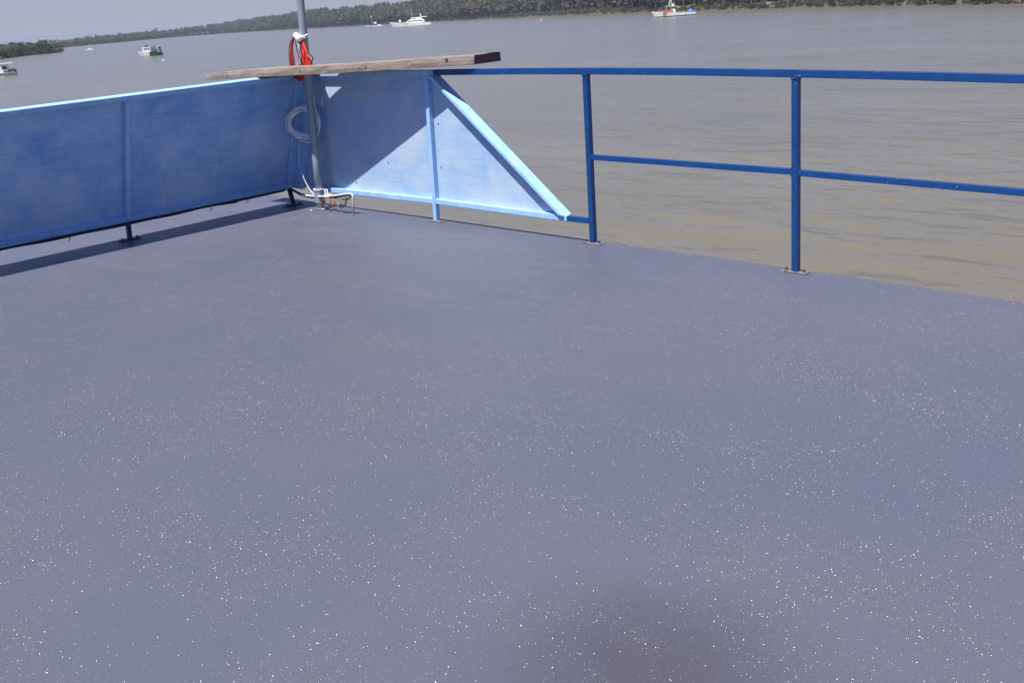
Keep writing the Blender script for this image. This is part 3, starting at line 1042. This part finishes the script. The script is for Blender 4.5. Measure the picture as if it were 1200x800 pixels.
# ---- conduit and wires at the foot of the pole
wy = -.13
root = empty('conduit_pipe', at_y(413.5, 246, wy), 'short white grey conduit pipe bent down to the deck beside the pole foot', 'pipe')
root.location.z = 0
T = Local(root)
path = spline([at_y(a, b, wy) for a, b in ((352, 228.5), (372, 230.3), (390, 229.6), (407, 227.4), (411.8, 227.8), (413.6, 231), (413.6, 238))], 6)
last = Vector(path[-1]); path.append(Vector((last.x, last.y, .002)))
m = MB(); m.tube(path, .0082, 10)
T.add(m, 'bent_pipe', M['white_cable'], smooth=True)
m = MB(); m.tube([at_y(381, 230.2, wy), at_y(387.3, 229.8, wy)], .0165, 10)
T.add(m, 'tape_wrap', M['white_tie'], smooth=True)
m = MB(); m.tube(spline([at_y(a, b, wy - .016) for a, b in ((386, 231.5), (396, 231), (408, 228.5), (411, 229.5))], 5), .007, 7)
T.add(m, 'black_cable', M['black'], smooth=True)
m = MB(); m.tube([at_y(381.5, 227.5, wy + .03), at_y(380.5, 222.5, wy + .03), at_y(383.5, 222.3, wy + .03), at_y(384.5, 228, wy + .03)], .006, 7)
T.add(m, 'bracket', M['white_tie'])
root = empty('loose_wires', at_y(392, 243, wy), 'tangle of brown and black wires hanging under the conduit pipe', 'wire')
Z = Local(root)
for mat, nm, pts in (
        ('copper_wire', 'brown_wire', ((384, 232, 0), (379, 234, -.01), (376.5, 238, 0), (374.5, 241, 0))),
        ('copper_wire', 'brown_wire', ((386.5, 231, 0), (387.5, 236, -.01), (387.2, 241, 0), (384.5, 242, 0))),
        ('copper_wire', 'brown_wire', ((391, 231, 0), (392.3, 236, -.01), (392.4, 241.5, 0), (391.5, 242.2, 0))),
        ('copper_wire', 'brown_wire', ((393, 232, 0), (399, 234.5, -.01), (403, 236, 0), (404.5, 239, 0))),
        ('black', 'black_wire', ((387, 242, 0), (384, 240, 0), (380, 236.5, 0), (376, 236, 0))),
        ('black', 'black_wire', ((400, 234, 0), (405, 234.3, 0), (404.8, 240, 0), (401, 243, 0), (398, 242, 0), (400.5, 239.5, 0), (404.5, 242.5, 0))),
        ('black', 'black_wire', ((411.5, 229, 0), (408.5, 233, 0), (406.5, 234, 0), (406, 231, 0)))):
    m = MB(); m.tube(spline([at_y(a, b, wy - .01 + d) for a, b, d in pts], 6), .0042 if mat == 'copper_wire' else .0055, 6)
    Z.add(m, nm, M[mat], smooth=True)
# black cable clipped along the underside of the left railing
root = empty('black_cable', LP(1.0, .09, -.02), 'black cable clipped along the underside of the left blue railing', 'cable')
Y = Local(root)
pts = [LP(s, lbot(s) - .012 + .002 * math.sin(s * 9), -.012 + .004 * math.sin(s * 5)) for s in [SE - i * (SE - .03) / 60 for i in range(61)]]
pts += [at_y(a, b, wy + .02) for a, b in ((352, 227.6), (360, 230), (370, 231.6), (379, 231.2))]
m = MB(); m.tube(pts, .0115, 8)
Y.add(m, 'sheath', M['black'], smooth=True)
pts2 = [p + Vector((.004, 0, -.010 + .003 * math.sin(i * .9))) for i, p in enumerate(pts[6:54])]
m = MB(); m.tube(pts2, .006, 7)
Y.add(m, 'thin_cable', M['black'], smooth=True)
for s in (.78, .45, 1.9):
    q = LP(s, lbot(s) - .02, -.01)
    m = MB(); m.tube([q, q + Vector((.004, .004, -.02)), q + Vector((-.004, -.012, -.034))], .0035, 6)
    Y.add(m, 'cable_tie', M['black'])
# pale scraps on the deck by the pole
rs = random.Random(4)
SCRAP = ['pale leftmost', 'pale central', 'pale rearmost', 'pale rightmost', 'pale second rearmost']
for i, (px, py) in enumerate(((365, 247.2), (373.5, 244.2), (371, 242.6), (378.5, 246.2), (376.5, 242.2))):
    q = at_z(px, py)
    m = MB(); a = rs.uniform(0, 3); r0 = rs.uniform(.009, .017)
    ring = [(q.x + r0 * rs.uniform(.6, 1.2) * math.cos(a + k * 1.05), q.y + r0 * rs.uniform(.6, 1.3) * math.sin(a + k * 1.05), .0015 + rs.uniform(0, .004)) for k in range(6)]
    m.prism(ring, (0, 0, .006))
    o = m.build('paint_scrap', M['scrap'], loc=(q.x, q.y, 0))
    tag(o, SCRAP[i] + ' scrap of paint lying on the deck at the foot of the pole', 'scrap', 'scraps at the pole foot')

# ------------------------------------------------------------------ boats
def hull_mb(L, B, free_stern, free_bow, rake, draft=.5, boot=.3, p=2.6, n=14, transom=.85):
    """loft along x from stern (-L/2) to bow (+L/2); material 0 topsides, 1 below, 2 deck"""
    m = MB(); rows = 5
    for i in range(n + 1):
        t = i / n
        b = B / 2 * ((1 - t ** p) * (transom + (1 - transom) * min(1, t * 2.2)))
        b = max(b, .02)
        zs = free_stern + (free_bow - free_stern) * t ** 2
        xw = -L / 2 + (L - rake) * t; xs = -L / 2 + L * t
        for side in (-1, 1):
            prof = [(xw - .1 * t, .05 * b, -draft * (1 - .4 * t)), (xw, .93 * b, 0.0), (xw + (xs - xw) * .2, .965 * b, boot), (xs, b, zs - .12), (xs, b * 1.02, zs)]
            for x, y, z in prof: m.v.append((x, side * y, z))
    R = 2 * rows
    for i in range(n):
        for side in (0, 1):
            for j in range(rows - 1):
                a = i * R + side * rows + j
                m.f.append((a, a + 1, a + R + 1, a + R)); m.m.append(1 if j < 2 else 0)
        a = i * R + rows - 1
        m.f.append((a, a + rows, a + rows + R, a + R)); m.m.append(2)
        a = i * R
        m.f.append((a, a + R, a + R + rows, a + rows)); m.m.append(1)
    m.f.append(tuple(range(rows)) + tuple(range(2 * rows - 1, rows - 1, -1))); m.m.append(0)
    e = n * R
    m.f.append(tuple(e + k for k in range(rows)) + tuple(e + k for k in range(2 * rows - 1, rows - 1, -1))); m.m.append(0)
    return m


def cabin(x0, x1, w, z0, z1, rf=.0, ra=.0, tw_=.9):
    """tapered cabin block; rf and ra rake the front and the back"""
    m = MB()
    m.quadbox(((x0, -w / 2, z0), (x1, -w / 2, z0), (x1, w / 2, z0), (x0, w / 2, z0),
               (x0 + ra, -w / 2 * tw_, z1), (x1 - rf, -w / 2 * tw_, z1), (x1 - rf, w / 2 * tw_, z1), (x0 + ra, w / 2 * tw_, z1)))
    return m


bow = -_R0                                    # boats lie with the bow to the left of the picture
BOW_AZ = math.atan2(bow.y, bow.x)


def boat(name, px, py, label, cat='boat', turn=0.0):
    q = at_z(px, py, WATER_Z)
    o = empty(name, q, label, cat, rz=BOW_AZ + turn)
    o['dist'] = 0
    del o['dist']
    return o, (q - CAM).dot(_F) / FPX          # metres per photo pixel there


def side_windows(par, xs, w, z0, z1, dx, mat, y):
    for x in xs:
        for s in (-1, 1):
            m = MB(); m.box((x - dx / 2, s * y - .03, z0), (x + dx / 2, s * y + .03, z1)); m.build('window', mat, par)


wh, ofw = M['white_paint'], M['off_white']
# fishing boat with orange cabin front
r, k = boat('fishing_boat', 789, 19.5, 'white fishing boat with mast, orange cabin side and blue tarpaulin at the stern', turn=.06)
L = 51 * k
hull_mb(L, 3.9, 1.15, 2.05, 1.2, .7, .30).build('hull', [wh, M['boot'], ofw], r)
cabin(L * .02, L * .26, 2.6, 1.2, 2.15, .4, .0, .95).build('trunk_cabin', M['orange'], r)
wc = cabin(-L * .035, L * .055, 2.2, 1.2, 3.35, .15, .05, .96).build('wheelhouse', wh, r)
side_windows(wc, (-L * .012, L * .03), 2.2, 2.5, 3.05, .5, M['glass'], 1.05)
m = MB(); m.box((L * .04, -1.35, 3.36), (L * .17, 1.35, 3.46)); m.box((-L * .06, -1.3, 3.36), (L * .0395, 1.3, 3.45)); m.build('canopy', ofw, r)
m = MB()
for s in (-1, 1):
    m.tube([(L * .165, s * 1.2, 1.6), (L * .165, s * 1.2, 3.36)], .05, 6)
    m.tube([(L * .10, s * .9, 3.45), (L * .055, 0, 6.6)], .06, 6)
    m.tube([(L * .04, s * .9, 3.45), (L * .05, 0, 6.6)], .06, 6)
m.tube([(L * .05, 0, 3.4), (L * .05, 0, 7.6)], .07, 6); m.tube([(L * .09, -.5, 4.9), (L * .035, .5, 4.9)], .04, 6)
m.build('mast', ofw, r)
m = MB(); m.tube([(L * .0, 0, 3.46), (L * .0, 0, 4.2)], .38, 10); m.build('radar_dome', wh, r)
m = MB(); m.quadbox(((-L * .12, -.8, 1.0), (-L * .06, -.8, 1.0), (-L * .06, .8, 1.0), (-L * .12, .8, 1.0), (-L * .10, -.7, 2.0), (-L * .07, -.7, 2.3), (-L * .07, .7, 2.3), (-L * .10, .7, 2.0))); m.build('winch', M['mid_grey'], r)
m = MB(); m.tube([(-L * .45, 0, 1.0), (-L * .435, 0, 1.3), (-L * .41, 0, 1.5), (-L * .385, 0, 1.35), (-L * .36, 0, 1.0)], [.35, .62, .68, .6, .35], 10); m.build('tarpaulin', M['canvas_blue'], r, smooth=True)
for x in (-L * .22,):
    m = MB(); m.tube([(x, 1.93, .35), (x, 1.95, 1.0)], .16, 8); m.tube([(x, -1.93, .35), (x, -1.95, 1.0)], .16, 8); m.build('fender', wh, r)
# motor yacht
r, k = boat('motor_yacht', 481, 31.0, 'long white motor yacht with flybridge and raked bow, before the trees', turn=-.05)
L = 49 * k
hull_mb(L, 5.4, 1.9, 3.3, 3.2, .9, .25).build('hull', [wh, M['off_white'], wh], r)
s1 = cabin(-L * .36, L * .12, 4.4, 2.0, 3.9, 2.6, .6, .9).build('saloon', wh, r)
for s in (-1, 1):
    m = MB(); m.quadbox(((-L * .32, s * 2.14 - .05, 2.95), (L * .06, s * 2.14 - .05, 2.95), (L * .06, s * 2.14 + .05, 2.95), (-L * .32, s * 2.14 + .05, 2.95), (-L * .31, s * 2.07 - .05, 3.35), (L * .02, s * 2.07 - .05, 3.35), (L * .02, s * 2.07 + .05, 3.35), (-L * .31, s * 2.07 + .05, 3.35)))
    m.build('window', M['glass'], s1)
s2 = cabin(-L * .30, -L * .0, 3.8, 3.92, 5.3, 1.6, .3, .9).build('flybridge', wh, r)
for s in (-1, 1):
    m = MB(); m.box((-L * .17, s * 1.78 - .05, 4.35), (-L * .06, s * 1.78 + .05, 4.85)); m.build('window', M['glass'], s2)
m = MB(); m.quadbox(((-L * .40, -1.9, 5.0), (-L * .28, -1.9, 5.2), (-L * .28, 1.9, 5.2), (-L * .40, 1.9, 5.0), (-L * .41, -1.9, 5.5), (-L * .27, -1.9, 5.7), (-L * .27, 1.9, 5.7), (-L * .41, 1.9, 5.5)))
m.build('hardtop', wh, r)
m = MB(); m.tube([(-L * .27, 0, 5.6), (-L * .255, 0, 7.5)], .28, 8); m.build('radar_arch', wh, r)
m = MB(); m.tube([(-L * .06, 0, 5.2), (-L * .06, 0, 10.5)], .07, 6); m.build('aerial', wh, r)
m = MB(); m.box((L * .22, -.5, 3.0), (L * .26, .5, 4.4)); m.build('deck_locker', wh, r)
m = MB(); m.box((-L * .54, -1.8, .35), (-L * .495, 1.8, .6)); m.build('swim_platform', ofw, r)
for i, x in enumerate((-.2, -.12, -.04, .04)):
    m = MB(); m.box((L * x - .5, -2.72, 1.25), (L * x + .5, -2.60, 1.6)); m.build('porthole', M['glass'], r)
# small cruiser with mast
r, k = boat('small_cruiser', 438, 32.2, 'small white and blue cruiser with thin mast, left of the motor yacht', turn=.1)
L = 21 * k
hull_mb(L, 3.6, 1.1, 1.7, 1.4, .6, .3).build('hull', [wh, M['boot_blue'], ofw], r)
c1 = cabin(-L * .16, L * .18, 2.6, 1.15, 2.5, .8, .2, .9).build('cabin', M['boot_blue'], r)
side_windows(c1, (-L * .06, L * .05), 2.6, 1.7, 2.2, .9, M['glass'], 1.2)
cabin(-L * .18, -L * .02, 2.3, 2.52, 3.9, .4, .1, .8).build('canopy', ofw, r)
m = MB(); m.tube([(L * .08, 0, 2.4), (L * .08, 0, 8.2)], .10, 6); m.build('mast', ofw, r)
m = MB(); m.tube([(L * .08, 0, 7.3), (L * .08, 0, 8.4)], .42, 8); m.build('mast_light', wh, r)
m = MB(); m.box((-L * .4, -1.2, 1.1), (-L * .2, 1.2, 1.7)); m.build('cockpit', wh, r)
# cabin boat with canopy
r, k = boat('canopy_boat', 177, 65.6, 'small white cabin boat with green canopy screens and dark stern, alone on the left water', turn=.35)
L = 27 * k
hull_mb(L, 2.5, .95, 1.35, .7, .45, .2, p=3).build('hull', [M['boot'], M['boot'], ofw], r)
m = hull_mb(L * .46, 2.54, 1.02, 1.40, .66, .3, .12, p=2.2, transom=1.0)
m.v = [(x + L * .285, y * 1.03, z + .03) for x, y, z in m.v]
m.build('bow_topsides', [wh, wh, wh], r)
c1 = cabin(L * .02, L * .34, 2.0, 1.1, 2.55, .3, .0, .92).build('wheelhouse', wh, r)
side_windows(c1, (L * .07, L * .15, L * .23), 2.0, 1.85, 2.3, .32, M['glass'], .97)
m = MB(); m.box((-L * .46, -1.1, 2.66), (L * .02, 1.1, 2.76)); m.build('canopy_roof', ofw, r)
for x in (-L * .44, -L * .25, -L * .02):
    for s in (-1, 1): m = MB(); m.tube([(x, s * 1.02, .9), (x, s * 1.02, 2.66)], .035, 6); m.build('canopy_post', wh, r)
for s in (-1, 1): m = MB(); m.box((-L * .22, s * 1.02 - .04, 1.25), (-L * .03, s * 1.02 + .04, 2.4)); m.build('side_screen', M['canvas_green'], r)
m = MB(); m.box((-L * .30, -.8, 1.0), (-L * .04, .8, 1.8)); m.build('cargo', M['dark_grey'], r)
m = MB(); m.box((-L * .26, -1.12, 2.77), (-L * .06, 1.12, 2.90)); m.build('roof_stripe', M['red_paint'], r)
m = MB(); m.box((L * .07, -.5, 2.56), (L * .20, .5, 3.05)); m.build('roof_box', M['dark_grey'], r)
m = MB(); m.quadbox(((-L * .44, -1.05, 1.0), (-L * .40, -1.05, 1.0), (-L * .40, 1.05, 1.0), (-L * .44, 1.05, 1.0), (-L * .46, -1.05, 2.4), (-L * .36, -1.05, 2.5), (-L * .36, 1.05, 2.5), (-L * .46, 1.05, 2.4))); m.build('stern_frame', M['dark_grey'], r)
for x in (-.10, -.20):
    m = MB(); m.tube([(L * x, -1.32, .25), (L * x, -1.32, .85)], .20, 8); m.build('fender', wh, r)
# houseboat cut by the left edge
r, k = boat('houseboat', 2, 88.6, 'white houseboat with flat roof and grey stern, cut by the left edge', turn=.3)
L = 34 * k
hull_mb(L, 2.6, .45, .6, .5, .4, .15, p=5).build('hull', [ofw, M['boot'], ofw], r)
c1 = cabin(-L * .24, L * .34, 2.3, .5, 2.05, .2, .0, .96).build('cabin', wh, r)
side_windows(c1, (-L * .15,), 2.3, 1.15, 1.80, .95, M['glass'], 1.125)
side_windows(c1, (L * .04, L * .18), 2.3, 1.2, 1.65, .5, M['glass'], 1.12)
for s in (-1, 1):
    m = MB(); m.box((-L * .235, s * 1.14 - .04, .62), (-L * .10, s * 1.14 + .04, .95)); m.build('side_hatch', M['boot'], c1)
m = MB(); m.box((-L * .43, -1.25, 2.30), (L * .38, 1.25, 2.42)); m.build('roof', wh, r)
for x in (-L * .25, L * .1, L * .33):
    for s in (-1, 1): m = MB(); m.tube([(x, s * 1.0, 2.05), (x, s * 1.0, 2.30)], .03, 6); m.build('roof_post', wh, r)
m = MB(); m.box((-L * .46, -.9, .55), (-L * .27, .9, 1.15)); m.build('stern_box', M['mid_grey'], r)
m = MB(); m.tube([(-L * .47, 0, .2), (-L * .475, 0, .75), (-L * .46, 0, 1.0)], [.1, .18, .16], 8); m.build('outboard_motor', M['dark_grey'], r)
# small far white boat
r, k = boat('far_boat', 105, 59.3, 'tiny white boat far off near the left shore', turn=.1)
L = 11 * k
hull_mb(L, 1.6, .5, .8, .6, .3, .1).build('hull', [wh, wh, ofw], r)
cabin(-L * .25, L * .15, 1.2, .6, 1.25, .3, .1, .9).build('cabin', ofw, r)
# buoys
for (px, py, mat, lab, sz) in ((634.5, 24.2, 'yellow', 'small yellow mooring buoy floating below the bank trees', .42), (191.5, 71.2, 'white_paint', 'small white mooring buoy floating beside the canopy boat', .22)):
    q = at_z(px, py, WATER_Z)
    m = MB(); s = sz
    m.tube([(q.x, q.y, q.z - s * .3), (q.x, q.y, q.z), (q.x, q.y, q.z + s * .6), (q.x, q.y, q.z + s * 1.1), (q.x, q.y, q.z + s * 1.3)], [s * .5, s * .9, s, s * .6, s * .12], 10)
    o = m.build('mooring_buoy', M[mat], smooth=True, loc=q)
    tag(o, lab, 'buoy')

# ------------------------------------------------------------------ haze
m = MB(); H2 = HALF + 150
m.box((-H2, -H2, WATER_Z - 4), (H2, H2, 40.0))
hz = bpy.data.materials.new('pale_river_haze'); hz.use_nodes = True
hn = hz.node_tree; hn.nodes.clear()
ho = hn.nodes.new('ShaderNodeOutputMaterial'); hv = hn.nodes.new('ShaderNodeVolumePrincipled')
hv.inputs['Color'].default_value = (.66, .80, 1.0, 1); hv.inputs['Density'].default_value = .00013; hv.inputs['Anisotropy'].default_value = .2
hn.links.new(hv.outputs[0], ho.inputs['Volume'])
tag(m.build('haze', hz), kind='stuff')
